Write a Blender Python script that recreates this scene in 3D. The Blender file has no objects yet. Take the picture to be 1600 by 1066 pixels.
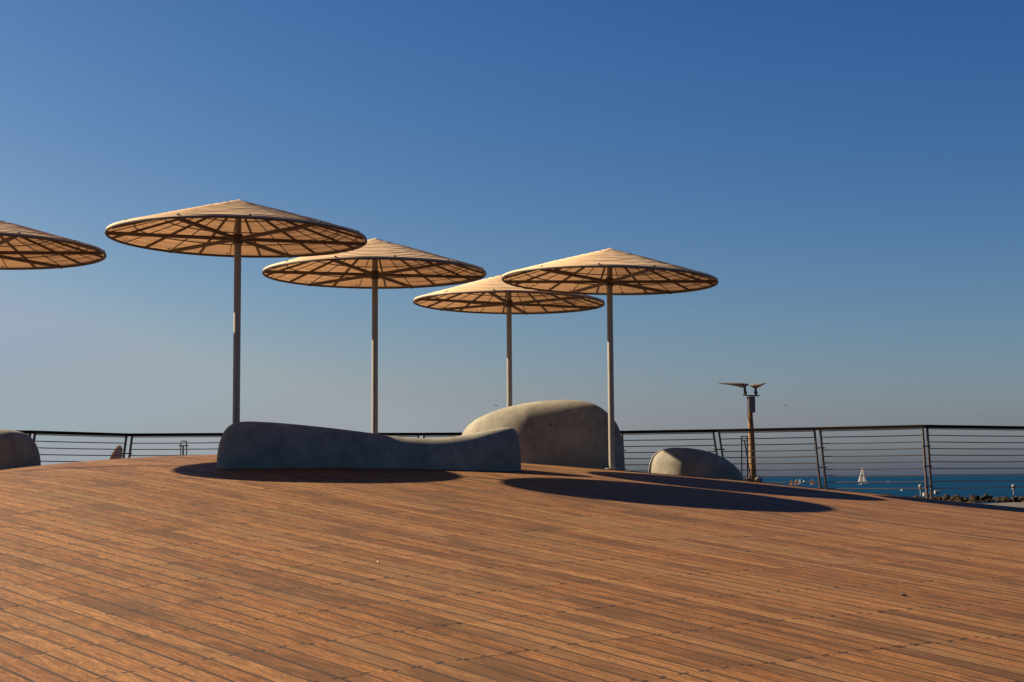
import bpy, math, random
import numpy as np
from mathutils import Vector, Matrix

random.seed(7)
rng = np.random.RandomState(11)
scn = bpy.context.scene
COL = scn.collection
EYE = 4.0                    # height of the camera above the sea; Y below is height relative to the eye

# ------------------------------------------------------------------ camera
FPX = 2400.0                 # focal length in pixels of the 1600 px wide photograph
PITCH = math.atan(215 / FPX)
ROLL = math.atan(.0067)
cam = bpy.data.cameras.new('camera')
cam.sensor_width = 36.0
cam.lens = 36.0 * FPX / 1600
cam.clip_start = .1
cam.clip_end = 60000
camo = bpy.data.objects.new('camera', cam)
COL.objects.link(camo)
camo.matrix_world = (Matrix.Translation((0, 0, EYE)) @ Matrix.Rotation(math.pi / 2 + PITCH, 4, 'X')
                     @ Matrix.Rotation(-ROLL, 4, 'Z'))
scn.camera = camo

# ------------------------------------------------------------------ light
SUN_AZ = math.radians(71.5)  # the shadows run to the right and a little towards the camera
SUN_EL = math.radians(30.8)
world = bpy.data.worlds.new('World')
scn.world = world
world.use_nodes = True
wn, wl = world.node_tree.nodes, world.node_tree.links
wn.clear()
wo = wn.new('ShaderNodeOutputWorld')
bg = wn.new('ShaderNodeBackground')
bg.inputs['Strength'].default_value = .05
sky = wn.new('ShaderNodeTexSky')
sky.sky_type = 'NISHITA'
sky.sun_disc = False
sky.sun_elevation = SUN_EL
sky.sun_rotation = -SUN_AZ
sky.altitude = 5
sky.air_density = 1.0
sky.dust_density = 1.0
sky.ozone_density = 1.0
# the photograph's deep, polarised blue: one contrast curve per colour channel over the whole sky
EXPO = 1.6
sep = wn.new('ShaderNodeSeparateColor')
com = wn.new('ShaderNodeCombineColor')
wl.new(sky.outputs[0], sep.inputs[0])
for ch_, (g_, off_, cl_) in enumerate(((2.1, -4.58, 5.2), (1.60, -3.79, 6.02), (1.03, -2.60, 7.0))):
    mn = wn.new('ShaderNodeMath')
    mn.operation = 'MINIMUM'
    mn.inputs[1].default_value = cl_
    pw = wn.new('ShaderNodeMath')
    pw.operation = 'POWER'
    pw.inputs[1].default_value = g_
    ml = wn.new('ShaderNodeMath')
    ml.operation = 'MULTIPLY'
    ml.inputs[1].default_value = math.exp(off_) / (.05 * 2 ** EXPO)
    wl.new(sep.outputs[ch_], mn.inputs[0])
    wl.new(mn.outputs[0], pw.inputs[0])
    wl.new(pw.outputs[0], ml.inputs[0])
    wl.new(ml.outputs[0], com.inputs[ch_])
# towards the horizon the sky turns grey, never greenish: blue stays at least as strong as green
sg = com.inputs[1].links[0].from_socket
sb = com.inputs[2].links[0].from_socket
gm = wn.new('ShaderNodeMath')
gm.operation = 'MULTIPLY'
gm.inputs[1].default_value = 1.09
mx_ = wn.new('ShaderNodeMath')
mx_.operation = 'SMOOTH_MAX'
mx_.inputs[2].default_value = .12
rm = wn.new('ShaderNodeMath')
rm.operation = 'MULTIPLY'
rm.inputs[1].default_value = 1.10
gx_ = wn.new('ShaderNodeMath')
gx_.operation = 'SMOOTH_MAX'
gx_.inputs[2].default_value = .08
wl.new(com.inputs[0].links[0].from_socket, rm.inputs[0])
wl.new(rm.outputs[0], gx_.inputs[0])
wl.new(sg, gx_.inputs[1])
wl.new(gx_.outputs[0], com.inputs[1])
sg = gx_.outputs[0]
wl.new(sg, gm.inputs[0])
wl.new(gm.outputs[0], mx_.inputs[0])
wl.new(sb, mx_.inputs[1])
wl.new(mx_.outputs[0], com.inputs[2])
wl.new(com.outputs[0], bg.inputs['Color'])
wl.new(bg.outputs[0], wo.inputs['Surface'])

sun = bpy.data.lights.new('sun', 'SUN')
sun.energy = 5.0
sun.angle = math.radians(.55)
sun.color = (1.0, .82, .60)
suno = bpy.data.objects.new('sun', sun)
COL.objects.link(suno)
sdir = Vector((math.sin(SUN_AZ), -math.cos(SUN_AZ), -math.tan(SUN_EL)))
suno.rotation_euler = sdir.to_track_quat('-Z', 'Y').to_euler()
suno.location = (0, 0, 30)

scn.view_settings.view_transform = 'Standard'
scn.view_settings.look = 'None'
scn.view_settings.exposure = EXPO
scn.view_settings.gamma = 1
scn.view_settings.use_curve_mapping = False
scn.cycles.max_bounces = 8


# ------------------------------------------------------------------ small maths
def W(X, Y, Z):
    """right, height above the eye, forward -> Blender"""
    return Vector((X, Z, Y + EYE))


KC = [-0.37716, 0.80548, -0.01145, -0.07032, -0.08807, -0.41441, -0.57909, 0.01595, 0.24512, -0.63919, 0.42374,
      -0.3413, 0.6099, -0.13186, -0.14635]
KE = [(i, j) for i in range(5) for j in range(5) if i + j <= 4]


def H(X, Z):
    """height of the dune-shaped deck relative to the eye"""
    X = np.asarray(X, float)
    Z = np.asarray(Z, float)
    Zc = np.clip(Z, -3, 32)
    L = np.clip(Zc * .36 + 2.5, 2.5, 12.5)
    a = np.abs(X)
    Xe = np.sign(X) * np.where(a < L, a, L + (a - L) * .15)
    x = Xe / 10.
    z = (Zc - 15) / 10.
    r = 0
    for n, (i, j) in enumerate(KE):
        r = r + KC[n] * x ** i * z ** j
    return r


def ray(x, y):
    du, dv = x - 800, 533 - y
    cr, sr = math.cos(ROLL), math.sin(ROLL)
    u, v = du * cr + dv * sr, -du * sr + dv * cr
    c, s = math.cos(PITCH), math.sin(PITCH)
    d = (u / FPX, s + v / FPX * c, c - v / FPX * s)
    return d[0] / d[2], d[1] / d[2]


def at(x, y, Z):
    """the point at distance Z seen at photo pixel (x, y): used only for measuring the real place"""
    a, b = ray(x, y)
    return a * Z, b * Z, Z


# ------------------------------------------------------------------ materials
def new_mat(name):
    m = bpy.data.materials.new(name)
    m.use_nodes = True
    nt = m.node_tree
    return m, nt.nodes, nt.links, nt.nodes['Principled BSDF']


def mth(n, l, op, a, b=None, c=None):
    q = n.new('ShaderNodeMath')
    q.operation = op
    for i, v in enumerate((a, b, c)):
        if v is None:
            continue
        if isinstance(v, (int, float)):
            q.inputs[i].default_value = v
        else:
            l.new(v, q.inputs[i])
    return q.outputs[0]


def noise(n, l, vec, scale, detail=4, rough=.55, dist=0.0):
    q = n.new('ShaderNodeTexNoise')
    q.inputs['Scale'].default_value = scale
    q.inputs['Detail'].default_value = detail
    q.inputs['Roughness'].default_value = rough
    q.inputs['Distortion'].default_value = dist
    if vec is not None:
        l.new(vec, q.inputs['Vector'])
    return q.outputs['Fac']


def ramp(n, l, fac, stops, interp='LINEAR'):
    q = n.new('ShaderNodeValToRGB')
    q.color_ramp.interpolation = interp
    e = q.color_ramp.elements
    while len(e) < len(stops):
        e.new(.5)
    for i, (p, c) in enumerate(stops):
        e[i].position = p
        e[i].color = (c[0], c[1], c[2], 1) if isinstance(c, tuple) else (c, c, c, 1)
    l.new(fac, q.inputs[0])
    return q.outputs[0]


def mix(n, l, fac, a, b, mode='MIX'):
    q = n.new('ShaderNodeMix')
    q.data_type = 'RGBA'
    q.blend_type = mode
    for i, v in ((0, fac), (6, a), (7, b)):
        if isinstance(v, (int, float)):
            q.inputs[i].default_value = v
        elif isinstance(v, tuple):
            q.inputs[i].default_value = (v[0], v[1], v[2], 1)
        else:
            l.new(v, q.inputs[i])
    return q.outputs[2]


def bump(n, l, bsdf, h, strength, dist=.01):
    q = n.new('ShaderNodeBump')
    q.inputs['Strength'].default_value = strength
    q.inputs['Distance'].default_value = dist
    l.new(h, q.inputs['Height'])
    l.new(q.outputs[0], bsdf.inputs['Normal'])


def geo_pos(n):
    return n.new('ShaderNodeNewGeometry').outputs['Position']


def objco(n):
    return n.new('ShaderNodeTexCoord').outputs['Object']


def simple(name, col, rough=.6, metal=0.0, var=.25, scale=12.0, bmp=.15, spec=.3):
    m, n, l, b = new_mat(name)
    f = noise(n, l, objco(n), scale, 5, .6)
    c = mix(n, l, f, tuple(x * (1 - var) for x in col), tuple(min(1, x * (1 + var)) for x in col))
    l.new(c, b.inputs['Base Color'])
    b.inputs['Roughness'].default_value = rough
    b.inputs['Metallic'].default_value = metal
    b.inputs['Specular IOR Level'].default_value = spec
    if bmp:
        bump(n, l, b, f, bmp, .004)
    return m


JOIST = .9
PITCHW = .145


def wood_material():
    m, n, l, b = new_mat('weathered_deck_wood')
    uv = n.new('ShaderNodeUVMap')
    uv.uv_map = 'UVMap'
    rn = n.new('ShaderNodeUVMap')
    rn.uv_map = 'rnd'
    su = n.new('ShaderNodeSeparateXYZ')
    l.new(uv.outputs[0], su.inputs[0])
    sr = n.new('ShaderNodeSeparateXYZ')
    l.new(rn.outputs[0], sr.inputs[0])
    u, v = su.outputs[0], su.outputs[1]
    r1, r2 = sr.outputs[0], sr.outputs[1]

    def vec(fu, fv, fz):
        q = n.new('ShaderNodeCombineXYZ')
        l.new(mth(n, l, 'MULTIPLY', u, fu), q.inputs[0])
        l.new(mth(n, l, 'MULTIPLY', v, fv), q.inputs[1])
        l.new(mth(n, l, 'MULTIPLY', r2, fz), q.inputs[2])
        return q.outputs[0]
    # tone of the whole board
    base = ramp(n, l, r1, [(0, (.125, .054, .018)), (.18, (.138, .060, .019)), (.45, (.150, .066, .021)),
                           (.7, (.163, .074, .024)), (.88, (.182, .087, .030)), (1, (.145, .073, .028))])
    g1 = noise(n, l, vec(1.6, 26, 90), 1.6, 6, .62, .35)      # broad figure along the board
    g2 = noise(n, l, vec(5, 150, 50), 1.2, 4, .6)             # fibre
    g4 = noise(n, l, vec(3.5, 30, 33), 1.0, 5, .75, .2)    # blotches a hand or two long
    g3 = noise(n, l, vec(45, 110, 70), 1.0, 3, .7)             # worn fuzz
    c = mix(n, l, 1.0, base, ramp(n, l, g1, [(.33, .78), (.5, 1.0), (.66, 1.2)]), 'MULTIPLY')
    c = mix(n, l, .8, c, ramp(n, l, g2, [(.36, .5), (.5, 1.0), (.64, 1.5)]), 'MULTIPLY')
    c = mix(n, l, .8, c, ramp(n, l, g3, [(.36, .6), (.52, 1.0), (.66, 1.45)]), 'MULTIPLY')
    c = mix(n, l, .9, c, ramp(n, l, g4, [(.34, .70), (.5, 1.0), (.66, 1.28)]), 'MULTIPLY')
    # grey weathering and dark wet-looking stains, in patches drawn out along the boards
    p = geo_pos(n)
    rot = n.new('ShaderNodeVectorRotate')
    rot.rotation_type = 'Z_AXIS'
    rot.inputs['Angle'].default_value = -AL
    l.new(p, rot.inputs['Vector'])
    mp = n.new('ShaderNodeMapping')
    mp.inputs['Scale'].default_value = (1.8, .38, 1)
    l.new(rot.outputs[0], mp.inputs['Vector'])
    w1 = noise(n, l, mp.outputs[0], 1.1, 5, .6, .6)
    w1b = mth(n, l, 'ADD', w1, mth(n, l, 'MULTIPLY', mth(n, l, 'SUBTRACT', r2, .5), .22))
    c = mix(n, l, ramp(n, l, w1b, [(.5, 0.0), (.66, .42)]), c, (.125, .078, .036))
    w2 = noise(n, l, mp.outputs[0], 2.3, 4, .65, .3)
    w2b = mth(n, l, 'ADD', w2, mth(n, l, 'MULTIPLY', mth(n, l, 'SUBTRACT', r1, .5), .16))
    c = mix(n, l, ramp(n, l, w2b, [(.36, .7), (.47, 0.0)]), c, (.068, .033, .012))
    # each board darkens unevenly towards its edges
    av = mth(n, l, 'ABSOLUTE', v)
    ed = ramp(n, l, mth(n, l, 'ADD', av, mth(n, l, 'MULTIPLY', mth(n, l, 'SUBTRACT', noise(n, l, vec(4, 20, 40), 1.0, 4), .5), .010)),
              [(.0610, 0.0), (.0655, .95)])
    c = mix(n, l, ed, c, (.022, .012, .007))
    # recessed screws, two at every joist near each edge
    ju = mth(n, l, 'ADD', u, mth(n, l, 'MULTIPLY', mth(n, l, 'SUBTRACT', r2, .5), .06))
    du = mth(n, l, 'MULTIPLY', mth(n, l, 'SUBTRACT', mth(n, l, 'FRACT', mth(n, l, 'DIVIDE', ju, JOIST)), .5), JOIST)
    dv = mth(n, l, 'SUBTRACT', mth(n, l, 'ABSOLUTE', v), .051)
    d = mth(n, l, 'SQRT', mth(n, l, 'ADD', mth(n, l, 'MULTIPLY', du, du), mth(n, l, 'MULTIPLY', mth(n, l, 'MULTIPLY', dv, dv), .9)))
    wob = mth(n, l, 'MULTIPLY', noise(n, l, vec(60, 60, 30), 1.0, 2), .006)
    hole = ramp(n, l, mth(n, l, 'ADD', d, wob), [(.0150, 1.0), (.0175, 0.0)])
    c = mix(n, l, hole, c, (.012, .008, .006))
    # smudge around each screw
    sm = ramp(n, l, mth(n, l, 'ADD', mth(n, l, 'MULTIPLY', mth(n, l, 'ABSOLUTE', du), .22),
                        mth(n, l, 'ABSOLUTE', dv)), [(.0, .35), (.012, 0.0)])
    c = mix(n, l, sm, c, (.06, .035, .022))
    l.new(c, b.inputs['Base Color'])
    b.inputs['Roughness'].default_value = .5
    l.new(ramp(n, l, g1, [(.3, .58), (.7, .75)]), b.inputs['Roughness'])
    b.inputs['Specular IOR Level'].default_value = .13
    hh = mth(n, l, 'SUBTRACT', mth(n, l, 'ADD', mth(n, l, 'MULTIPLY', g2, .5), mth(n, l, 'MULTIPLY', g3, .6)),
             mth(n, l, 'MULTIPLY', hole, 1.5))
    bump(n, l, b, hh, .35, .0035)
    return m


def concrete_material():
    m, n, l, b = new_mat('cast_concrete')
    p = geo_pos(n)
    big = noise(n, l, p, 1.3, 6, .6, .5)
    mid = noise(n, l, p, 6, 5, .65, .3)
    fine = noise(n, l, p, 70, 3, .6)
    c = ramp(n, l, big, [(.32, (.155, .146, .116)), (.48, (.20, .186, .143)), (.68, (.255, .232, .173))])
    c = mix(n, l, .7, c, ramp(n, l, mid, [(.32, .76), (.5, 1.0), (.66, 1.2)]), 'MULTIPLY')
    c = mix(n, l, .5, c, ramp(n, l, fine, [(.3, .75), (.7, 1.2)]), 'MULTIPLY')
    # chips and dark spots
    vor = n.new('ShaderNodeTexVoronoi')
    vor.inputs['Scale'].default_value = 2.6
    l.new(p, vor.inputs['Vector'])
    spot = ramp(n, l, mth(n, l, 'ADD', vor.outputs['Distance'], mth(n, l, 'MULTIPLY', mid, .12)), [(.085, .85), (.115, 0.0)])
    c = mix(n, l, spot, c, (.035, .03, .025))
    vor2 = n.new('ShaderNodeTexVoronoi')                    # pinholes
    vor2.inputs['Scale'].default_value = 17
    l.new(p, vor2.inputs['Vector'])
    pin = ramp(n, l, mth(n, l, 'ADD', vor2.outputs['Distance'], mth(n, l, 'MULTIPLY', fine, .18)), [(.155, .8), (.19, 0.0)])
    c = mix(n, l, pin, c, (.04, .035, .028))
    vor3 = n.new('ShaderNodeTexVoronoi')                    # hairline cracks
    vor3.feature = 'DISTANCE_TO_EDGE'
    vor3.inputs['Scale'].default_value = .9
    wp = n.new('ShaderNodeVectorMath')
    wp.operation = 'ADD'
    sc2 = n.new('ShaderNodeTexNoise')
    sc2.inputs['Scale'].default_value = 3
    l.new(p, sc2.inputs['Vector'])
    l.new(p, wp.inputs[0])
    sc3 = n.new('ShaderNodeVectorMath')
    sc3.operation = 'SCALE'
    sc3.inputs['Scale'].default_value = .22
    l.new(sc2.outputs['Color'], sc3.inputs[0])
    l.new(sc3.outputs[0], wp.inputs[1])
    l.new(wp.outputs[0], vor3.inputs['Vector'])
    crk = ramp(n, l, vor3.outputs['Distance'], [(.002, .3), (.005, 0.0)])
    crk = mth(n, l, 'MULTIPLY', crk, ramp(n, l, big, [(.45, 0.0), (.55, 1.0)]))
    c = mix(n, l, crk, c, (.05, .042, .032))
    # rain streaks running down
    mp = n.new('ShaderNodeMapping')
    mp.inputs['Scale'].default_value = (5, 5, .5)
    l.new(p, mp.inputs['Vector'])
    st = noise(n, l, mp.outputs[0], 1.3, 4, .6)
    c = mix(n, l, ramp(n, l, st, [(.55, 0.0), (.72, .45)]), c, (.10, .092, .08))
    l.new(c, b.inputs['Base Color'])
    b.inputs['Roughness'].default_value = .9
    b.inputs['Specular IOR Level'].default_value = .15
    bump(n, l, b, mth(n, l, 'ADD', fine, mth(n, l, 'MULTIPLY', mid, 2)), .25, .006)
    return m


def canvas_material():
    m, n, l, b = new_mat('tan_canvas')
    tc = geo_pos(n)
    f = noise(n, l, tc, 2.2, 6, .65, .4)
    fine = noise(n, l, tc, 60, 3, .6)
    c = ramp(n, l, f, [(.34, (.55, .385, .225)), (.5, (.61, .435, .255)), (.66, (.66, .48, .285))])
    c = mix(n, l, .5, c, ramp(n, l, fine, [(.3, .82), (.7, 1.15)]), 'MULTIPLY')
    l.new(c, b.inputs['Base Color'])
    b.inputs['Roughness'].default_value = .85
    b.inputs['Specular IOR Level'].default_value = .2
    tr = n.new('ShaderNodeBsdfTranslucent')
    tcol = mix(n, l, 1.0, c, (.95, .80, .72), 'MULTIPLY')
    l.new(tcol, tr.inputs['Color'])
    ms = n.new('ShaderNodeMixShader')
    ms.inputs[0].default_value = .17
    l.new(b.outputs[0], ms.inputs[1])
    l.new(tr.outputs[0], ms.inputs[2])
    l.new(ms.outputs[0], n['Material Output'].inputs['Surface'])
    bump(n, l, b, fine, .2, .004)
    return m


def pole_material():
    m, n, l, b = new_mat('galvanised_pole')
    p = objco(n)
    mp = n.new('ShaderNodeMapping')
    mp.inputs['Scale'].default_value = (12, 12, 1.6)
    l.new(p, mp.inputs['Vector'])
    f = noise(n, l, mp.outputs[0], 1.5, 6, .7)
    c = ramp(n, l, f, [(.3, (.14, .126, .10)), (.55, (.25, .228, .18)), (.75, (.16, .13, .088))])
    l.new(c, b.inputs['Base Color'])
    b.inputs['Metallic'].default_value = .25
    b.inputs['Roughness'].default_value = .45
    bump(n, l, b, f, .2, .003)
    return m


def sea_material():
    m, n, l, b = new_mat('sea_water')
    p = geo_pos(n)
    mp = n.new('ShaderNodeMapping')
    mp.inputs['Scale'].default_value = (.35, 1.0, 1)
    l.new(p, mp.inputs['Vector'])
    a = noise(n, l, mp.outputs[0], .012, 5, .6)
    w = noise(n, l, mp.outputs[0], .5, 6, .65)
    c = ramp(n, l, a, [(.35, (.0012, .019, .050)), (.65, (.0015, .028, .070))])
    foam = ramp(n, l, noise(n, l, mp.outputs[0], .09, 8, .75), [(.74, 0.0), (.78, .6)])
    c = mix(n, l, foam, c, (.35, .42, .45))
    l.new(c, b.inputs['Base Color'])
    b.inputs['Roughness'].default_value = .75
    b.inputs['IOR'].default_value = 1.33
    b.inputs['Specular IOR Level'].default_value = .05
    bump(n, l, b, w, .6, 1.0)
    return m


AL = math.radians(35.37)       # the boards run this far to the left of straight ahead
M = dict(
    wood=wood_material(), concrete=concrete_material(), canvas=canvas_material(), pole=pole_material(), sea=sea_material(),
    dark=simple('dark_joist_wood', (.03, .02, .014), .9),
    frame=simple('brown_painted_steel', (.12, .085, .060), .5, .1, .3, 20),
    rim=simple('dark_rim_steel', (.085, .066, .052), .45, .2, .3, 20),
    rail=simple('dark_rail_wood', (.012, .008, .006), .85, 0, .4, 6, .15, .08),
    steel=simple('rail_steel', (.09, .075, .062), .45, .4, .3, 30),
    cable=simple('rail_cable', (.11, .10, .09), .4, .5, .2, 40),
    timber=simple('orange_timber', (.165, .098, .048), .8, 0, .5, 9, .4, .1),
    grey=simple('grey_box_paint', (.10, .105, .10), .55, 0, .2, 9),
    lamp=simple('lamp_casing', (.19, .16, .125), .5, .2, .4, 14),
    black=simple('black_fitting', (.02, .02, .022), .5),
    quay=simple('quay_concrete', (.085, .078, .070), .95, 0, .3, .2, .1, .05),
    rock=simple('breakwater_stone', (.028, .021, .014), .95, 0, .8, .5, .5, .05),
    white=simple('white_sailcloth', (.80, .78, .72), .8, 0, .05, 3, .05),
    orange=simple('orange_sailcloth', (.70, .42, .20), .8, 0, .2, 3, .05),
    hull=simple('boat_hull_paint', (.6, .58, .54), .4, 0, .1, 3, 0),
    marker=simple('pale_marker_paint', (.20, .18, .165), .7, 0, .4, 3, .1, .1),
    panel=simple('brown_panel', (.34, .25, .19), .7, 0, .3, 9),
    edge=simple('sunlit_edge_wood', (.65, .36, .14), .6, 0, .3, 9),  # tan panel edge, its orange sunlight painted into the colour
    bird=simple('bird_plumage', (.06, .06, .065), .8, 0, .2, 9, 0),
    pebble=simple('pebble_stone', (.6, .55, .45), .8, 0, .2, 30),
)


for k_ in ('white', 'orange'):
    nt_ = M[k_].node_tree
    b_ = nt_.nodes['Principled BSDF']
    tr_ = nt_.nodes.new('ShaderNodeBsdfTranslucent')
    tr_.inputs['Color'].default_value = (.85, .8, .68, 1) if k_ == 'white' else (.75, .45, .2, 1)
    ms_ = nt_.nodes.new('ShaderNodeMixShader')
    ms_.inputs[0].default_value = .5
    nt_.links.new(b_.outputs[0], ms_.inputs[1])
    nt_.links.new(tr_.outputs[0], ms_.inputs[2])
    nt_.links.new(ms_.outputs[0], nt_.nodes['Material Output'].inputs['Surface'])


# ------------------------------------------------------------------ mesh helpers
class MB:
    def __init__(s):
        s.v = []
        s.f = []

    def add(s, verts, faces):
        o = len(s.v)
        s.v += [tuple(v) for v in verts]
        s.f += [tuple(i + o for i in f) for f in faces]
        return s

    def tube(s, pts, r, n=8, cap=True, closed=False, flat=None):
        """round (or flattened: flat=(a, b) half sizes) bar along points"""
        pts = [Vector(p) for p in pts]
        rr = r if isinstance(r, (list, tuple)) else [r] * len(pts)
        vs, fs = [], []
        up0 = Vector((0, 0, 1))
        for i, p in enumerate(pts):
            a = pts[(i - 1) % len(pts)] if (closed or i > 0) else p
            b = pts[(i + 1) % len(pts)] if (closed or i < len(pts) - 1) else p
            t = (b - a).normalized()
            up = up0 if abs(t.dot(up0)) < .95 else Vector((0, 1, 0))
            x = t.cross(up).normalized()
            y = x.cross(t)
            for k in range(n):
                an = 2 * math.pi * (k + .5) / n
                if flat:
                    sx = math.copysign(1, math.cos(an)) * flat[0]
                    sy = math.copysign(1, math.sin(an)) * flat[1]
                    vs.append(p + x * sx + y * sy)
                else:
                    vs.append(p + x * math.cos(an) * rr[i] + y * math.sin(an) * rr[i])
        m = len(pts)
        for i in range(m if closed else m - 1):
            j = (i + 1) % m
            for k in range(n):
                k2 = (k + 1) % n
                fs.append((i * n + k, i * n + k2, j * n + k2, j * n + k))
        if cap and not closed:
            fs.append(tuple(range(n - 1, -1, -1)))
            fs.append(tuple((m - 1) * n + k for k in range(n)))
        return s.add(vs, fs)

    def bar(s, a, b, w, h):
        return s.tube([a, b], 1, n=4, flat=(w / 2, h / 2))

    def box(s, c, sx, sy, sz, bev=0.0):
        x, y, z = sx / 2, sy / 2, sz / 2
        vs = []
        for dz, k in ((-z, bev), (-z + bev, 0), (z - bev, 0), (z, bev)):
            for ax, ay in ((-1, -1), (1, -1), (1, 1), (-1, 1)):
                vs.append((c[0] + ax * (x - k), c[1] + ay * (y - k), c[2] + dz))
        fs = [(3, 2, 1, 0), (12, 13, 14, 15)]
        for r in range(3):
            for k in range(4):
                k2 = (k + 1) % 4
                fs.append((r * 4 + k, r * 4 + k2, r * 4 + 4 + k2, r * 4 + 4 + k))
        return s.add(vs, fs)

    def lathe(s, prof, n=24, c=(0, 0, 0)):
        """profile of (radius, z), around a vertical axis"""
        vs, fs = [], []
        for r, z in prof:
            for k in range(n):
                a = 2 * math.pi * k / n
                vs.append((c[0] + r * math.cos(a), c[1] + r * math.sin(a), c[2] + z))
        for i in range(len(prof) - 1):
            for k in range(n):
                k2 = (k + 1) % n
                fs.append((i * n + k, i * n + k2, (i + 1) * n + k2, (i + 1) * n + k))
        fs.append(tuple(range(n - 1, -1, -1)))
        fs.append(tuple((len(prof) - 1) * n + k for k in range(n)))
        return s.add(vs, fs)

    def mesh(s, name, smooth=False, angle=None):
        me = bpy.data.meshes.new(name)
        me.from_pydata(s.v, [], s.f)
        me.update()
        if smooth:
            me.polygons.foreach_set('use_smooth', [True] * len(me.polygons))
            if angle:
                me.set_sharp_from_angle(angle=math.radians(angle))
        return me

    def build(s, name, mat, parent=None, smooth=False, angle=40, loc=None):
        me = s.mesh(name, smooth, angle)
        me.materials.append(mat)
        return link(name, me, parent, loc)


def link(name, me, parent=None, loc=None):
    o = bpy.data.objects.new(name, me)
    COL.objects.link(o)
    if parent is not None:
        o.parent = parent
    if loc is not None:
        o.location = loc
    return o


def tag(o, label=None, cat=None, group=None, kind=None):
    for k, v in (('label', label), ('category', cat), ('group', group), ('kind', kind)):
        if v:
            o[k] = v
    return o


def empty(name, loc, label, cat, group=None):
    o = bpy.data.objects.new(name, None)
    o.empty_display_size = .3
    COL.objects.link(o)
    o.location = loc
    return tag(o, label, cat, group)


def to_local(o, p):
    return Vector(p) - Vector(o.location)


# ------------------------------------------------------------------ sea, quays, breakwater
mb = MB()
mb.add([(-45000, -400, -.05), (45000, -400, -.05), (45000, 50000, -.05), (-45000, 50000, -.05)], [(0, 1, 2, 3)])
tag(mb.build('sea', M['sea']), kind='structure')

mb = MB()
mb.box((0, 26, -.25), 90, 60, 1.0)                     # low quay under and just beyond the deck
tag(mb.build('quay', M['quay']), kind='structure')
qx0 = at(1418, 780, 225)[0]
mb = MB()
top = .12
poly = [(60, 60), (400, 60), (400, 232), (qx0 + 14, 222), (qx0 + 2, 205), (50, 120)]
mb.add([(x, y, top) for x, y in poly] + [(x, y, -1) for x, y in poly],
       [tuple(range(6)), tuple(range(11, 5, -1))] + [(i, i + 6, (i + 1) % 6 + 6, (i + 1) % 6) for i in range(6)])
tag(mb.build('promenade', M['quay']), kind='structure')

# breakwater: a long heap of broken stone beyond the promenade
def rock_mesh(mb, c, r, seed, squash=.75):
    rg = np.random.RandomState(seed)
    t = (1 + 5 ** .5) / 2
    ico = np.array([(-1, t, 0), (1, t, 0), (-1, -t, 0), (1, -t, 0), (0, -1, t), (0, 1, t), (0, -1, -t), (0, 1, -t),
                    (t, 0, -1), (t, 0, 1), (-t, 0, -1), (-t, 0, 1)]) / math.sqrt(1 + t * t)
    fs = [(0, 11, 5), (0, 5, 1), (0, 1, 7), (0, 7, 10), (0, 10, 11), (1, 5, 9), (5, 11, 4), (11, 10, 2), (10, 7, 6),
          (7, 1, 8), (3, 9, 4), (3, 4, 2), (3, 2, 6), (3, 6, 8), (3, 8, 9), (4, 9, 5), (2, 4, 11), (6, 2, 10),
          (8, 6, 7), (9, 8, 1)]
    v = ico * (1 + rg.uniform(-.25, .25, (12, 1))) * rg.uniform(.75, 1.3, (1, 3)) * r
    v[:, 2] *= squash
    a = rg.uniform(0, 6.28)
    R = np.array([[math.cos(a), -math.sin(a), 0], [math.sin(a), math.cos(a), 0], [0, 0, 1]])
    v = v @ R.T + np.array(c)
    mb.add([tuple(x) for x in v], fs)


mb = MB()
k = 0
for i in range(1500):
    t = rng.rand()
    x = qx0 + 1 + t * 95
    row = rng.rand()
    y = 229 + row * 11 + 3.0 * math.sin(x * .13)
    hgt = (.25 + 1.05 * math.sin(math.pi * min(1, row * 1.1))) * min(1, .4 + (x - qx0) / 18)
    rock_mesh(mb, (x, y, rng.uniform(-.2, hgt * .7)), rng.uniform(.25, .62), i)
tag(mb.build('breakwater_rocks', M['rock']), kind='stuff')

mb = MB()
cx, cy, cz = at(1384, 771, 300)
for i, (dx, r) in enumerate([(-.9, .5), (0, .8), (.8, .55), (.3, .5)]):
    rock_mesh(mb, (cx + dx, 300 + .4 * i, .1), r, 900 + i, .6)
tag(mb.build('sea_rock', M['rock']), 'low black rock alone in the sea, left of the stone breakwater', 'rock')


def pale_block(px, py, w, h, label):
    mb = MB()
    X, Y, Z = at(px, py, 226)
    mb.box((X, Z, Y + EYE + .0), w, w * .9, h, .08)
    tag(mb.build('concrete_block', M['marker']), label, 'concrete block', 'pale blocks on the breakwater')


pale_block(1448, 773, 1.0, .55, 'pale concrete block on the breakwater at the foot of the left lantern post')
pale_block(1464, 769.5, .7, .5, 'small white block on the breakwater just right of the railing post')


def lantern_post(px, ytop, ybot, label):
    X, Y, Z = at(px, ybot, 224)
    X2, Y2, _ = at(px, ytop, 224)
    h = Y2 - Y
    o = empty('lantern_post', (X, Z, Y + EYE - .3), label, 'lantern post', 'lantern posts along the breakwater')
    MB().lathe([(.09, 0), (.09, .3 + h * .45)], 10).build('post', M['marker'], o, True)
    MB().lathe([(.16, .3 + h * .40), (.25, .3 + h * .44), (.25, .3 + h * .62), (.14, .3 + h * .66)], 12).build(
        'collar', M['marker'], o, True)
    MB().lathe([(.12, .3 + h * .66), (.27, .3 + h * .72), (.30, .3 + h * .85), (.22, .3 + h * .96), (.05, .3 + h)],
               14).build('lantern', M['marker'], o, True)


lantern_post(1438.5, 757, 771, 'short pale lantern post on the breakwater beside the double railing post')
lantern_post(1584, 757, 770, 'short pale lantern post on the breakwater near the right edge of the photo')

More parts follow.
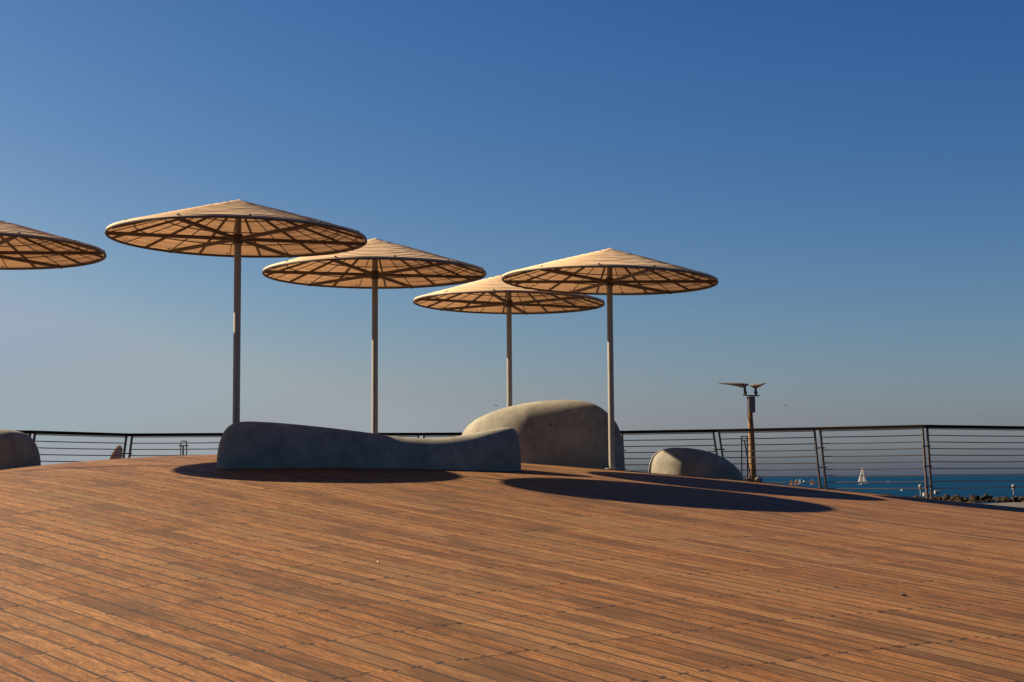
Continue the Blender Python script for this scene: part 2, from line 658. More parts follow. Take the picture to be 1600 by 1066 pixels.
# ------------------------------------------------------------------ the dune-shaped timber deck
CA, SA = math.cos(AL), math.sin(AL)
DX0, DX1, DZ0, DZ1 = -13.5, 13.5, -3.0, 32.8


def uv2xz(u, p):
    """u along the boards, p across them"""
    return -SA * u + CA * p, CA * u + SA * p


# dark sub-deck following the same surface, with a skirt down to the quay
nx, nz = 54, 72
gx = np.linspace(DX0, DX1, nx)
gz = np.linspace(DZ0, DZ1, nz)
GX, GZ = np.meshgrid(gx, gz)
GY = H(GX, GZ) - .075 + EYE
vs = [(GX[j, i], GZ[j, i], GY[j, i]) for j in range(nz) for i in range(nx)]
fs = [(j * nx + i, j * nx + i + 1, (j + 1) * nx + i + 1, (j + 1) * nx + i) for j in range(nz - 1) for i in range(nx - 1)]
border = ([i for i in range(nx)] + [j * nx + nx - 1 for j in range(1, nz)] +
          [(nz - 1) * nx + i for i in range(nx - 2, -1, -1)] + [j * nx for j in range(nz - 2, 0, -1)])
o0 = len(vs)
vs += [(vs[b][0], vs[b][1], min(.3, vs[b][2] - .1)) for b in border]
m = len(border)
fs += [(border[i], o0 + i, o0 + (i + 1) % m, border[(i + 1) % m]) for i in range(m)]
mb = MB()
mb.add(vs, fs)
deck = mb.build('deck', M['dark'], smooth=False)
tag(deck, kind='structure')


def board_geo(u0, u1, p, lift, tilt):
    """verts / faces / uv of one board: chamfered section, bent to the surface"""
    w = PITCHW - .009
    ch = .0008
    th = .028
    sec = [(-w / 2, -th), (-w / 2, -ch), (-w / 2 + ch, 0), (w / 2 - ch, 0), (w / 2, -ch), (w / 2, -th)]
    n = max(2, int(round((u1 - u0) / .6)) + 1)
    us = np.linspace(u0 + .0025, u1 - .0025, n)
    V, UV, Fc = [], [], []
    for i, u in enumerate(us):
        X, Z = uv2xz(u, p)
        for (dp, dh) in sec:
            x, z = uv2xz(u, p + dp)
            V.append((x, z, float(H(x, z)) + EYE + dh + lift + tilt * dp))
            UV.append((u, dp))
    for i in range(n - 1):
        for k in range(5):
            a = i * 6 + k
            Fc.append((a, a + 1, a + 7, a + 6))
    Fc.append((0, 5, 4, 3, 2, 1))
    e = (n - 1) * 6
    Fc.append((e, e + 1, e + 2, e + 3, e + 4, e + 5))
    return V, Fc, UV


def board_mesh(name, items):
    V, Fc, UV, R = [], [], [], []
    for (v, f, uv, r) in items:
        o = len(V)
        V += v
        Fc += [tuple(i + o for i in q) for q in f]
        UV += uv
        R += [r] * len(v)
    me = bpy.data.meshes.new(name)
    me.from_pydata(V, [], Fc)
    li = np.empty(len(me.loops), int)
    me.loops.foreach_get('vertex_index', li)
    for nm, dat in (('UVMap', UV), ('rnd', R)):
        lay = me.uv_layers.new(name=nm)
        lay.data.foreach_set('uv', np.array(dat, float)[li].ravel())
    me.materials.append(M['wood'])
    me.update()
    return me


boards = []
cor = [(x, z) for x in (DX0, DX1) for z in (DZ0, DZ1)]
pmin = min(CA * x + SA * z for x, z in cor)
pmax = max(CA * x + SA * z for x, z in cor)
for row in range(int(pmin / PITCHW), int(pmax / PITCHW) + 1):
    p = row * PITCHW + .05
    # range of u inside the rectangle
    lo, hi = -1e9, 1e9
    for c0, d0, a0, a1 in ((CA * p, -SA, DX0, DX1), (SA * p, CA, DZ0, DZ1)):
        t0, t1 = sorted(((a0 - c0) / d0, (a1 - c0) / d0))
        lo, hi = max(lo, t0), min(hi, t1)
    if hi - lo < .3:
        continue
    u = lo
    nj = math.ceil((lo + rng.uniform(.4, 4.2)) / JOIST - .5)
    while u < hi - .05:
        e = (nj + .5) * JOIST
        e = min(e, hi)
        if hi - e < .5:
            e = hi
        if e - u > .1:
            boards.append((u, e, p, rng.uniform(-.0010, .0010), rng.uniform(-.006, .006), (rng.rand(), rng.rand())))
        u = e
        nj += rng.choice([4, 4, 5, 5, 3, 2])

cR, sR, cP, sP = math.cos(ROLL), math.sin(ROLL), math.cos(PITCH), math.sin(PITCH)


def on_screen(X, Y, Z):
    zc = Z * cP + Y * sP
    if zc < .3:
        return None
    u, v = X / zc * FPX, (-Z * sP + Y * cP) / zc * FPX
    return 800 + u * cR - v * sR, 533 - (u * sR + v * cR)


scored = []
for b in boards:
    best = 0
    for t in np.linspace(0, 1, 7):
        u = b[0] + (b[1] - b[0]) * t
        X, Z = uv2xz(u, b[2])
        s = on_screen(X, float(H(X, Z)), Z)
        if s and -5 < s[0] < 1605 and 700 < s[1] < 1072:
            X2, Z2 = uv2xz(u, b[2] + PITCHW)
            s2 = on_screen(X2, float(H(X2, Z2)), Z2)
            if s2 and s2[1] < s[1]:
                best = max(best, s[1] - s2[1])
    scored.append((best, b))
scored.sort(key=lambda q: -q[0])
for i, (sc_, b) in enumerate(scored[:298]):
    v, f, uv = board_geo(*b[:5])
    link('plank', board_mesh('plank', [(v, f, uv, b[5])]), deck)
rest = []
for sc_, b in scored[298:]:
    v, f, uv = board_geo(*b[:5])
    rest.append((v, f, uv, b[5]))
tag(link('far_planks', board_mesh('far_planks', rest), deck), kind='stuff')


# ------------------------------------------------------------------ umbrellas
def make_umbrella(X, Z, height, phase, label, tilt=(0, 0), apex=.52, R=1.75, lean=0.0, seed=0):
    base = float(H(X, Z)) - .03
    o = empty('umbrella', W(X, base, Z), label, 'umbrella', 'round canvas umbrellas standing on the deck')
    hz = height - base                                  # rim plane above the foot
    T = Matrix.Translation((0, 0, hz)) @ Matrix.Rotation(tilt[0], 4, 'Y') @ Matrix.Rotation(tilt[1], 4, 'X')
    rg = random.Random(seed)

    def tp(r, a, z):
        return T @ Vector((r * math.cos(a), r * math.sin(a), z))

    def cone_z(r, off=0.0):
        t = r / R
        return apex * (1 - t) ** 1.0 + .006 * math.sin(math.pi * t) + off
    # canopy: overlapping rings of canvas, a little slack between the rafters
    N = 96
    rings = []
    NR = 13
    for k in range(NR):
        ra, rb = R * k / NR, R * (k + 1) / NR
        rings += [(max(ra, .03) + (.001 if k else 0), .0), (ra + (rb - ra) * .6, .0015), (rb - .001, .0095)]
    rings.append((R + .012, -.012))
    rings.append((R + .010, -.020))
    V, Fc = [], []
    ph = [rg.uniform(0, 6.28) for _ in range(NR + 2)]
    for idx, (r, off) in enumerate(rings):
        band = min(NR - 1, idx // 3)
        for j in range(N):
            a = 2 * math.pi * j / N
            sag = -.002 * (r / R) * (.5 - .5 * math.cos(12 * (a - phase) * 2)) if r < R * .98 else 0
            wob = .0015 * math.sin(5 * a + ph[band]) + .0012 * math.sin(11 * a + 2 * ph[band])
            V.append(tp(r, a, cone_z(min(r, R), off) + sag + (wob if r < R * .98 else wob * .3) -
                        (.0 if r <= R else (r - R) * .3)))
    nr = len(rings)
    for i in range(nr - 1):
        for j in range(N):
            j2 = (j + 1) % N
            Fc.append((i * N + j, i * N + j2, (i + 1) * N + j2, (i + 1) * N + j))
    V.append(tp(0, 0, apex + .02))
    Fc += [(len(V) - 1, (j + 1) % N, j) for j in range(N)]
    mb = MB()
    mb.add(V, Fc)
    mb.build('canopy', M['canvas'], o, True, 25)
    # cap
    mb = MB()
    mb.add(*_lathe_t([(.10, .0), (.07, .020), (.02, .030)], tp, apex - .030))
    mb.build('cap', M['canvas'], o, True)
    # rim pipe
    mb = MB()
    mb.tube([tp(R - .002, 2 * math.pi * j / 72, -.026) for j in range(72)], .018, 8, closed=True)
    mb.build('rim', M['rim'], o, True)
    # six level arms from the post to the rim
    for k in range(6):
        a = phase + k * math.pi / 3
        mb = MB()
        mb.bar(tp(.04, a, -.035), tp(R - .02, a, -.030), .038, .046)
        mb.build('arm', M['frame'], o)
    # rafters under the cloth
    for k in range(24):
        a = phase + (k + .0) * math.pi / 12
        thin = k % 2 == 0
        mb = MB()
        r = .0075 if thin else .013
        zz = -.022 - r
        pts = [tp(q, a, cone_z(q, zz)) for q in (.07, .6, 1.2, R - .03)]
        mb.tube(pts, r, 4 if thin else 4, flat=None if thin else (r, r * 1.15))
        mb.build('rafter', M['frame'], o)
    for q in (.62, .98, 1.38):
        mb = MB()
        mb.tube([tp(q, 2 * math.pi * j / 48, cone_z(q, -.020)) for j in range(48)], .0085, 5, closed=True)
        mb.build('hoop', M['frame'], o)
    # post, hub and foot
    topp = T @ Vector((0, 0, apex - .03))
    hub = T @ Vector((0, 0, -.03))
    mb = MB()
    mb.tube([(lean * 0, 0, 0), hub * .5 + Vector((0, 0, 0)), hub, topp], [.050, .049, .048, .038], 20)
    mb.build('post', M['pole'], o, True)
    mb = MB()
    mb.add(*_lathe_t([(.066, -.10), (.072, -.09), (.072, .02), (.060, .03)], tp, 0))
    mb.build('hub', M['rim'], o, True)
    mb = MB()
    mb.lathe([(.062, .0), (.062, .05), (.12, .05), (.12, .062), (.054, .066)][::1], 20, (0, 0, 0))
    mb.build('foot_plate', M['pole'], o, False)
    # small cloth clips along the rim
    cm = None
    for k in range(12):
        a = phase + k * math.pi / 6 + .05 * rg.random()
        if cm is None:
            mb = MB()
            mb.box((0, 0, 0), .03, .03, .018, .005)
            cm = mb.mesh('clip')
            cm.materials.append(M['rim'])
        c = link('clip', cm, o)
        c.location = tp(R - .01, a, .012)
        c.rotation_euler = (0, 0, a)
    return o


def _lathe_t(prof, tp, z0, n=24):
    vs, fs = [], []
    for r, z in prof:
        for k in range(n):
            vs.append(tp(r, 2 * math.pi * k / n, z0 + z))
    for i in range(len(prof) - 1):
        for k in range(n):
            k2 = (k + 1) % n
            fs.append((i * n + k, i * n + k2, (i + 1) * n + k2, (i + 1) * n + k))
    fs.append(tuple(range(n - 1, -1, -1)))
    fs.append(tuple((len(prof) - 1) * n + k for k in range(n)))
    return vs, fs


R_ = math.radians
make_umbrella(-7.57, 21.6, 3.28, R_(5), 'tan round umbrella cut off by the left edge of the photo', (0, 0), .5, seed=1)
make_umbrella(-3.74, 20.8, 3.325, R_(14), 'tallest-looking tan round umbrella, its post rising behind the left end of the long low bench',
              (.013, 0), .50, seed=2)
make_umbrella(-2.16, 24.1, 3.26, R_(14), 'tan round umbrella whose post rises behind the middle of the long low bench',
              (0, 0), .54, seed=3)
make_umbrella(-.05, 28.1, 3.24, R_(19), 'farthest tan round umbrella, its post rising behind the large concrete mound',
              (.018, 0), .53, seed=4)
make_umbrella(1.6, 24.9, 3.225, R_(49), 'rightmost tan round umbrella, its post standing in front of the large concrete mound',
              (.030, 0), .51, seed=5)


# ------------------------------------------------------------------ concrete loungers and mounds
def make_mound(name, prof, zc0, zc1, depth, label, cat, n1=64, n2=28, endn=3.2, secn=2.9, endl=None, taper=.06, group=None):
    """prof: photo-measured top outline (px, py) left to right; zc0..zc1: distance of the centre line"""
    pts = []
    for i, (px, py) in enumerate(prof):
        t = (px - prof[0][0]) / (prof[-1][0] - prof[0][0])
        Z = zc0 + (zc1 - zc0) * t
        X, Y, _ = at(px, py, Z)
        pts.append((X, Y, Z))
    P = np.array(pts)
    # resample with crowding at both ends
    s = np.array([.5 - .5 * math.cos(math.pi * i / (n1 - 1)) for i in range(n1)])
    xs = P[0, 0] + (P[-1, 0] - P[0, 0]) * s
    ys = np.interp(xs, P[:, 0], P[:, 1])
    for _ in range(2):
        ys[1:-1] = .25 * ys[:-2] + .5 * ys[1:-1] + .25 * ys[2:]
    zs = zc0 + (zc1 - zc0) * s
    V, Fc = [], []
    m = n2
    for i in range(n1):
        e = abs(2 * s[i] - 1)
        w = depth / 2 * max(0.0, 1 - e ** endn) ** (1 / endn)
        if endl:                                  # blunt wedge at the left end: (length share, roundness)
            t_ = s[i] / endl[0]
            wl_ = (1 - max(0.0, 1 - t_) ** endl[1]) ** (1 / endl[1])
            if s[i] < .5:
                w = depth / 2 * min(wl_, 1.0)
        fl = float(min(H(xs[i], zs[i] - w), H(xs[i], zs[i] + w))) - .06
        h = ys[i] - fl
        for k in range(m):
            a = math.pi * k / (m - 1)
            c, d = math.cos(a), math.sin(a)
            y = abs(d) ** (2 / secn) * h
            z = -math.copysign(abs(c) ** (2 / secn), c) * w * (1 - taper * (y / max(h, .01)) ** 2)
            V.append((xs[i], zs[i] + z, fl + y + EYE))
    for i in range(n1 - 1):
        for k in range(m - 1):
            Fc.append((i * m + k, i * m + k + 1, (i + 1) * m + k + 1, (i + 1) * m + k))
    Fc.append(tuple(range(m)))
    Fc.append(tuple((n1 - 1) * m + k for k in range(m - 1, -1, -1)))
    c0 = Vector((float(xs.mean()), float(zs.mean()), float(H(xs.mean(), zs.mean())) + EYE))
    mb = MB()
    mb.add([Vector(v) - c0 for v in V], [f[::-1] for f in Fc])
    o = mb.build(name, M['concrete'], None, True, 60, c0)
    return tag(o, label, cat, group)


G = 'smooth cast concrete forms on the deck'
make_mound('concrete_bench', [(341, 712), (343, 700), (347, 684), (353, 672), (361, 664), (371, 660), (388, 658.5), (430, 660.5),
                              (480, 665), (530, 670.5), (570, 675.5), (600, 680), (635, 684), (670, 685.5), (705, 683.5),
                              (735, 678.5), (765, 672), (785, 668.5), (797, 668), (805, 671), (810, 680), (813, 700), (814, 712)],
           20.2, 21.8, 1.0, 'long low grey concrete bench, dipping in the middle, in the umbrella shade', 'bench', 90, 30, 3.6,
           3.0, group=G)
make_mound('concrete_mound', [(716, 700), (718, 690), (722, 678), (730, 666), (745, 655), (765, 645.5), (790, 637.5), (820, 631),
                              (850, 627), (880, 625.3), (905, 626.5), (925, 631), (940, 639), (952, 649), (962, 661), (968, 674),
                              (972, 692), (974, 715), (974.5, 730)],
           26.05, 26.25, 1.9, 'large high-domed grey concrete mound behind the right end of the bench', 'mound', 80, 34, 2.8, 4.0,
           endl=(.42, 1.5), taper=.08, group=G)
make_mound('concrete_mound', [(1013, 741), (1014, 729), (1017, 718), (1023, 709), (1033, 702.5), (1050, 699.5), (1072, 700),
                              (1095, 703), (1115, 709), (1132, 717), (1146, 727), (1155, 737), (1160, 747), (1162, 757)],
           27.35, 27.4, 1.25, 'small grey concrete mound sloping down to the right, near the lamp mast', 'mound', 60, 28, 2.4, 3.4, endl=(.34, 1.5),
           group=G)
make_mound('concrete_mound', [(-150, 715), (-148, 700), (-140, 685), (-110, 675), (-60, 671), (0, 670.5), (14, 671), (28, 674.5),
                              (39, 682), (46, 693), (51, 708), (54, 722), (55, 735)],
           24.3, 24.2, 1.9, 'dark grey concrete mound cut off by the left edge of the photo', 'mound', 70, 28, 2.8, 3.6, group=G)

# ------------------------------------------------------------------ railing
rail_px = [(-420, 668), (-265, 671.5), (-108, 674), (51, 675.8), (202, 680.2), (353, 679.3), (505, 679.2), (658, 679),
           (815, 678), (968, 676), (1119, 673.6), (1277, 670.5), (1445, 666.8), (1612, 669.2), (1780, 671), (1945, 672)]
leans = [.15, .15, .15, .16, .13, .12, .05, 0, 0, -.04, -.15, -.085, -.04, -.03, -.03, -.03]
RT = .92
nodes = []
for (px, py), ln in zip(rail_px, leans):
    hy = 748 - .0067 * (px - 800)
    Z = RT * FPX / (hy - py)
    nodes.append((at(px, py, Z)[0], Z, ln))
ro = empty('railing', W(nodes[7][0], float(H(nodes[7][0], nodes[7][1])), nodes[7][1]),
           'long dark railing with paired posts and level rods along the seaward deck edge', 'railing')
RL = ro.location


def P3(X, Z, Y):
    return Vector((X, Z, Y + EYE)) - RL


CAB = [-.165 - .1235 * k for k in range(9)]
for i, (X, Z, ln) in enumerate(nodes):
    if i + 1 < len(nodes):
        dx, dz = nodes[i + 1][0] - X, nodes[i + 1][1] - Z
    L = math.hypot(dx, dz)
    tx, tz = dx / L, dz / L
    yb = float(H(X, Z)) - .08
    for sgn in (-1, 1):
        x0 = X + sgn * .057 * tx
        z0 = Z + sgn * .057 * tz
        hgt = RT - .03 - yb
        mb = MB()
        mb.bar(P3(x0 - ln * hgt * .9 + 0 * sgn, z0, yb), P3(x0, z0, RT - .03), .034, .062)
        mb.build('post', M['steel'], ro)
    for yy in (-.37, -.745, -1.12):
        off = ln * yy
        mb = MB()
        mb.bar(P3(X - .11 * tx + off, Z - .11 * tz, RT + yy), P3(X + .11 * tx + off, Z + .11 * tz, RT + yy), .022, .022)
        mb.build('spacer', M['steel'], ro)
for i in range(len(nodes) - 1):
    a, b = nodes[i], nodes[i + 1]
    mb = MB()
    mb.tube([P3(a[0], a[1], RT), P3(b[0], b[1], RT)], 1, n=4, flat=(.045, .030))
    mb.build('handrail', M['rail'], ro)
    L = math.hypot(b[0] - a[0], b[1] - a[1])
    tx, tz = (b[0] - a[0]) / L, (b[1] - a[1]) / L
    mb = MB()
    mb.bar(P3(a[0] + tx * .06, a[1], RT - .045), P3(b[0] - tx * .06, b[1], RT - .045), .03, .016)
    mb.build('rail_strip', M['steel'], ro)
    for yy in CAB:
        mb = MB()
        mb.tube([P3(a[0] + tx * .057 + a[2] * yy, a[1] + tz * .057, RT + yy),
                 P3((a[0] + b[0]) / 2 + (a[2] + b[2]) / 2 * yy, (a[1] + b[1]) / 2, RT + yy - .004),
                 P3(b[0] - tx * .057 + b[2] * yy, b[1] - tz * .057, RT + yy)], .0095, 6)
        mb.build('rod', M['cable'], ro)

# ------------------------------------------------------------------ lamp mast beyond the railing
Z = 34.0
pb = at(1176.5, 760, Z)
pt = at(1171.5, 620, Z)
sl = (pt[0] - pb[0]) / (pt[1] - pb[1])
gz_ = .25 - EYE
xb = pb[0] + sl * (gz_ - pb[1])
lo = empty('lamp_mast', W(xb, gz_, Z), 'leaning amber-lit timber mast with two street lamp heads, beyond the railing', 'lamp post')


def LP(px, py, dz=0.0):
    X, Y, _ = at(px, py, Z + dz)
    return W(X, Y, Z + dz) - lo.location


pt_y = pt[1]
mb = MB()
mb.tube([Vector((0, 0, 0)), LP(1176.5, 752), LP(1174.5, 690), LP(1172.5, 655), LP(1171.5, 620)], [.085, .078, .068, .058, .05], 14)
mb.build('mast', M['timber'], lo, True)
mb = MB()
mb.bar(LP(1160, 617.5), LP(1186, 618.7), .12, .022)
mb.build('crossbar', M['grey'], lo)
mb = MB()
c = (LP(1170, 620, -.09) + LP(1179.5, 644.5, -.09)) / 2
mb.box(c, .14, .07, .36, .012)
mb.build('control_box', M['grey'], lo)
mb = MB()
mb.tube([LP(1167.5, 620, -.05), LP(1169, 632, -.06), LP(1168.3, 645, -.07), LP(1169.5, 655, -.08), LP(1172.5, 663, -.06)], .010, 6)
mb.build('cable', M['black'], lo, True)


def lamp_head(stub, neck, pts, rad):
    mb = MB()
    vs = [LP(*p) for p in pts]
    n = 12
    V, Fc = [], []
    for i, p in enumerate(vs):
        for k in range(n):
            a = 2 * math.pi * k / n
            dz = math.sin(a)
            V.append(p + Vector((0, math.cos(a) * rad[i][0], dz * rad[i][1] * (1.25 if dz < 0 else .85))))
    for i in range(len(vs) - 1):
        for k in range(n):
            k2 = (k + 1) % n
            Fc.append((i * n + k, i * n + k2, (i + 1) * n + k2, (i + 1) * n + k))
    Fc.append(tuple(range(n - 1, -1, -1)))
    Fc.append(tuple((len(vs) - 1) * n + k for k in range(n)))
    mb.add(V, Fc)
    h = mb.build('lamp_head', M['lamp'], lo, True)
    mb = MB()
    mb.tube([LP(*stub), LP(*neck)], [.032, .026], 10)
    mb.tube([LP(stub[0], stub[1] - 3), LP(stub[0], stub[1] - 5)], [.042, .042], 10)
    mb.build('lamp_neck', M['black'], lo, True)
    return h


lamp_head((1164.5, 617), (1163.5, 604), [(1122.5, 599.3), (1130, 599.2), (1140, 599.6), (1152, 600.5), (1160, 601.6), (1165, 601.8), (1170, 600.2)],
          [(.012, .008), (.05, .014), (.08, .024), (.10, .04), (.09, .052), (.06, .04), (.015, .01)])
lamp_head((1181, 617.5), (1180.5, 605), [(1171.5, 601), (1175, 602), (1179, 603), (1184, 602.6), (1190, 600.7), (1195, 599.2), (1197, 599)],
          [(.02, .014), (.07, .04), (.10, .055), (.11, .045), (.09, .026), (.05, .012), (.01, .006)])
for px, r, tip in ((1169.5, .062, -1), (1184.5, .058, 1)):
    mb = MB()
    a = LP(px - 4.5, 749.5, -.10)
    b = LP(px + 3.5, 750.5, -.10)
    mb.tube([a, a + (b - a) * .25, a + (b - a) * .8, b], [r * .7, r, r, r * .8], 14)
    sp = mb.build('spotlight', M['lamp'], lo, True)
    mb = MB()
    e, d = (a, (a - b).normalized()) if tip < 0 else (b, (b - a).normalized())
    mb.tube([e + d * .001, e + d * .03], [r * .8, r * .74], 14)
    mb.build('lens_hood', M['black'], sp, True)
mb = MB()
mb.bar(LP(1165, 755, -.08), LP(1190, 756, -.08), .05, .04)
mb.build('spotlight_bracket', M['grey'], lo)

# ------------------------------------------------------------------ things on the far margin of the deck
# tall narrow ladder-like frame beside the mast
Z = 32.2
X0, Y0, _ = at(1163, 755, Z)
fo = empty('steel_frame', W(X0, float(H(X0, Z)) - .02, Z), 'tall narrow dark steel frame with a slanting brace, left of the lamp mast',
           'metal frame')


def FP(px, py, dz=0.0):
    X, Y, _ = at(px, py, Z + dz)
    return W(X, Y, Z + dz) - fo.location


def foot(px, dz=0.0):
    X = at(px, 755, Z + dz)[0]
    return W(X, float(H(X, Z + dz)) - .02, Z + dz) - fo.location


for a in (1158.7, 1167.6):
    mb = MB()
    mb.bar(foot(a), FP(a, 681.5), .024, .03)
    mb.build('upright', M['black'], fo)
for y in (682, 688.8):
    mb = MB()
    mb.bar(FP(1158, y), FP(1168.3, y), .026, .018)
    mb.build('crosspiece', M['black'], fo)
mb = MB()
mb.bar(FP(1163.2, 689, -.02), foot(1177.5, -.02), .022, .022)
mb.build('brace', M['black'], fo)

# small stand seen over the crest of the deck
Z = 32.0
X0 = at(287, 700, Z)[0]
fo = empty('small_stand', W(X0, float(H(X0, Z)) - .02, Z), 'small dark metal stand with a looped top, peeping over the deck left of the bench',
           'metal stand')
mb = MB()
mb.tube([foot(282.7), FP(282.4, 692), FP(282.8, 690.2), FP(284, 689.5), FP(290.2, 689.5), FP(291.3, 690.2), FP(291.6, 692), foot(291.6)],
        .012, 8)
mb.build('loop', M['cable'], fo, True)
mb = MB()
mb.bar(FP(280.4, 696.6), FP(293.4, 696.6), .16, .02)
mb.build('shelf', M['black'], fo)
mb = MB()
mb.bar(foot(286.2), FP(286.2, 696.4), .028, .028)
mb.build('middle_leg', M['black'], fo)

# rounded brown panel leaning behind the railing
Z = 31.8
X0 = at(182, 715, Z)[0]
fo = empty('rounded_panel', W(X0, float(H(X0, Z)) - .02, Z), 'brown rounded-top panel with a tan edge painted sunlit orange, leaning behind the railing on the left',
           'panel')
out = [(170.5, 720), (172.5, 714), (175.5, 708.5), (179, 703), (183, 698.3), (186.5, 695.9), (189.2, 696.4), (190.8, 699.5), (191.4, 705), (190.8, 712),
       (189.5, 720)]
low = float(H(X0, Z)) - .02


def panel(pts, d0, d1, name, mat):
    mb = MB()
    V = []
    for dd in (d0, d1):
        for (px, py) in pts:
            V.append(FP(px, py, dd + (720 - py) * .006))
        xa, xb_ = V[-1], V[-len(pts)]
        V.append(Vector((xa.x, xa.y, 0)))
        V.append(Vector((xb_.x, xb_.y, 0)))
    n = len(pts) + 2
    Fc = [tuple(range(n)), tuple(range(2 * n - 1, n - 1, -1))] + [(i, i + n, (i + 1) % n + n, (i + 1) % n) for i in range(n)]
    mb.add(V, Fc)
    return mb.build(name, mat, fo)


panel([(x if x > 183 else x, y) for x, y in out], .0, .05, 'board_edge', M['edge'])
panel([(175.2, 720), (177.5, 713), (180.5, 706), (184, 701), (187, 699.2), (188.8, 702), (189.2, 709), (188.4, 720)], -.012, -.002,
      'board_face', M['panel'])


# ------------------------------------------------------------------ boats
def sailboat(px, wl, D, s, label, face=1):
    X = at(px, wl, D)[0]
    o = empty('sailboat', (X, D, 0), label, 'sailboat')
    V, Fc = [], []
    st = [(-2.3, .05, .35), (-1.6, .55, .5), (-.4, .78, .55), (.9, .72, .62), (2.4, .3, .8), (3.2, .03, .95)]
    for x, w, h in st:
        V += [(x * s, -w * s, h * s), (x * s * .96, -w * .7 * s, .1 * s), (x * s * .93, 0, -.25 * s), (x * s * .96, w * .7 * s, .1 * s),
              (x * s, w * s, h * s)]
    for i in range(len(st) - 1):
        for k in range(4):
            a = i * 5 + k
            Fc.append((a, a + 5, a + 6, a + 1))
        Fc.append((i * 5, i * 5 + 4, i * 5 + 9, i * 5 + 5))
    mb = MB()
    mb.add(V, Fc)
    mb.build('hull', M['hull'], o)
    mb = MB()
    mb.box((.1 * s, 0, .78 * s), 1.7 * s, .8 * s, .35 * s, .1 * s)
    mb.build('cabin', M['hull'], o)
    mb = MB()
    mb.tube([(.3 * s, 0, .5 * s), (.3 * s, 0, 9.2 * s)], .07 * s, 6)
    mb.build('mast', M['lamp'], o)
    for nm, tri, bul in (('mainsail', [(.22, 0, 1.3), (-2.2, .5, 1.35), (.2, .0, 9.0)], .35),
                         ('jib', [(3.0, .0, 1.1), (.2, .7, 1.3), (.45, 0, 8.6)], .45)):
        n = 7
        V, Fc = [], []
        A, B, C_ = [Vector(t) for t in tri]
        for i in range(n):
            f = i / (n - 1)
            for j in range(n):
                g = j / (n - 1)
                p = A.lerp(C_, f).lerp(B.lerp(C_, f), g)
                p = p + Vector((0, bul * math.sin(math.pi * g) * math.sin(math.pi * min(1, f + .15)), 0))
                V.append(p * s)
        for i in range(n - 1):
            for j in range(n - 1):
                a = i * n + j
                Fc.append((a, a + 1, a + n + 1, a + n))
        o2 = len(V)
        V += [v + Vector((0, .03, 0)) for v in V]
        Fc += [tuple(q + o2 for q in f[::-1]) for f in Fc]
        mb = MB()
        mb.add(V, Fc)
        mb.build(nm, M['white'], o, True)
    return o


sailboat(1347.5, 757.8, 690, .90, 'white sailing yacht with two raised sails, out on the sea between two railing posts').rotation_euler = (0, 0, R_(12))


def dinghy(px, wl, s, sail, label, rot=0):
    D = EYE * FPX / (wl - (748 - .0067 * (px - 800)))
    X = at(px, wl, D)[0]
    o = empty('sailing_dinghy', (X, D, 0), label, 'dinghy', 'small dinghies out at sea')
    o.rotation_euler = (0, 0, rot)
    V, Fc = [], []
    st = [(-1.2, .35, .35), (0, .6, .38), (1.0, .4, .45), (1.5, .03, .55)]
    for x, w, h in st:
        V += [(x * s, -w * s, h * s), (x * s, 0, -.1 * s), (x * s, w * s, h * s)]
    for i in range(3):
        a = i * 3
        Fc += [(a, a + 3, a + 4, a + 1), (a + 1, a + 4, a + 5, a + 2), (a, a + 2, a + 5, a + 3)]
    mb = MB()
    mb.add(V, Fc)
    mb.build('hull', M['hull'] if sail == 'white' else M['orange'], o)
    mb = MB()
    Vt = [(.5 * s, 0, .6 * s), (-1.1 * s, .15 * s, .65 * s), (-.9 * s, .3 * s, 2.3 * s), (.1 * s, .1 * s, 3.3 * s), (.5 * s, 0, 2.9 * s)]
    Vt += [(x, y + .03, z) for x, y, z in Vt]
    mb.add(Vt, [(0, 1, 2, 3, 4), (9, 8, 7, 6, 5)] + [(i, i + 5, (i + 1) % 5 + 5, (i + 1) % 5) for i in range(5)])
    mb.build('sail', M[sail], o)


dinghy(1236.5, 757.6, .72, 'orange', 'leftmost tiny orange dinghy of the row on the sea right of the lamp mast', .2)
dinghy(1244.5, 757, .8, 'orange', 'tiny orange dinghy on the sea, second from the left of the row', -.2)
dinghy(1250, 757, .86, 'white', 'tiny white-sailed dinghy right beside the two orange ones on the sea', .1)
dinghy(1269.3, 757, .84, 'orange', 'lone tiny orange dinghy at the right of the row, near the railing posts', 0)


def buoy(px, py, s, label):
    D = EYE * FPX / (py - (748 - .0067 * (px - 800)))
    X = at(px, py, D)[0]
    mb = MB()
    mb.lathe([(.1 * s, -.3 * s), (.55 * s, -.1 * s), (.6 * s, .15 * s), (.3 * s, .45 * s), (.1 * s, .9 * s), (.02, 1.0 * s)], 10)
    tag(mb.build('buoy', M['white'], None, True, loc=(X, D, 0)), label, 'buoy', 'white buoys on the water')


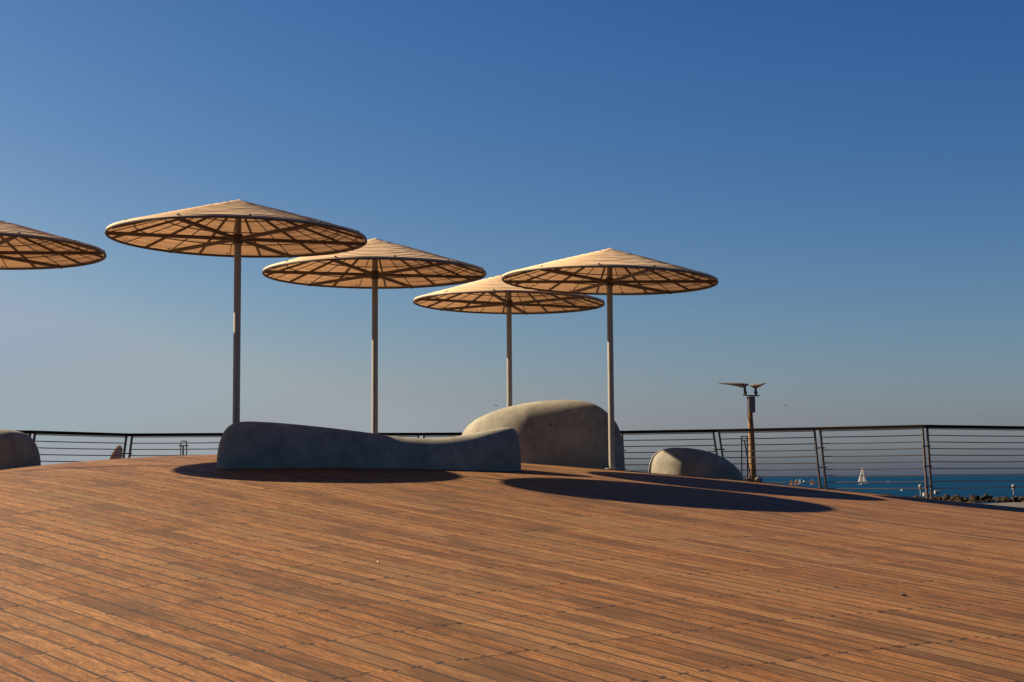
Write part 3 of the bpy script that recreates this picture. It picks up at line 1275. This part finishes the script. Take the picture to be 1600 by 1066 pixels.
buoy(1256, 753, 1.1, 'tiny white buoy far out between the white dinghy and the lone orange one')
buoy(1387.5, 753.2, .7, 'tiny white buoy right of the white yacht, the farther of the two')
buoy(1408.5, 766.5, .42, 'tiny white buoy just left of the double railing post, the nearer one')


# ------------------------------------------------------------------ birds and litter
def gull(px, py, D, s, label, rot):
    X, Y, Z_ = at(px, py, D)
    o = empty('gull', W(X, Y, Z_), label, 'bird', 'gulls in the sky')
    mb = MB()
    mb.tube([(-.22 * s, 0, 0), (-.1 * s, 0, .01 * s), (.08 * s, 0, .02 * s), (.2 * s, 0, .015 * s), (.26 * s, 0, 0)],
            [.015 * s, .05 * s, .065 * s, .035 * s, .008 * s], 8)
    mb.build('body', M['bird'], o, True)
    for sg in (-1, 1):
        mb = MB()
        V = []
        for y, z, xa, xb_ in ((.03, .02, .10, -.06), (.28, .12, .14, -.02), (.62, .02, -.04, -.10)):
            V += [(xa * s, sg * y * s, z * s), (xb_ * s, sg * y * s, z * s)]
        V += [(x, y, z - .012 * s) for x, y, z in V]
        Fc = [(0, 1, 3, 2), (2, 3, 5, 4), (6, 8, 9, 7), (8, 10, 11, 9), (0, 2, 8, 6), (2, 4, 10, 8), (1, 7, 9, 3), (3, 9, 11, 5), (4, 5, 11, 10),
              (0, 6, 7, 1)]
        mb.add(V, Fc)
        mb.build('wing', M['bird'], o)
    o.rotation_euler = (R_(15), R_(20), rot)


gull(775, 634, 150, .55, 'tiny dark gull flying left of the farthest umbrella post', .9)
gull(1227, 634, 150, .5, 'tiny dark gull flying to the right of the lamp mast', .7)


def ground_hit(px, py):
    a, b = ray(px, py)
    prev = None
    for i in range(900):
        z = 3 + i * .02
        if float(H(a * z, z)) > b * z:
            return a * z, z
    return a * 12, 12


def litter(px, py, r, mat, label, cat, name):
    x, z = ground_hit(px, py)
    mb = MB()
    rock_mesh(mb, (0, 0, 0), r, int(px), .55)
    tag(mb.build(name, mat, None, loc=W(x, float(H(x, z)) + r * .3, z)), label, cat)


litter(591, 879, .014, M['pebble'], 'small pale pebble lying on the planks in front of the bench', 'pebble', 'pebble')
litter(1412, 931, .022, M['black'], 'small black scrap lying on the planks at the right', 'scrap', 'dark_scrap')
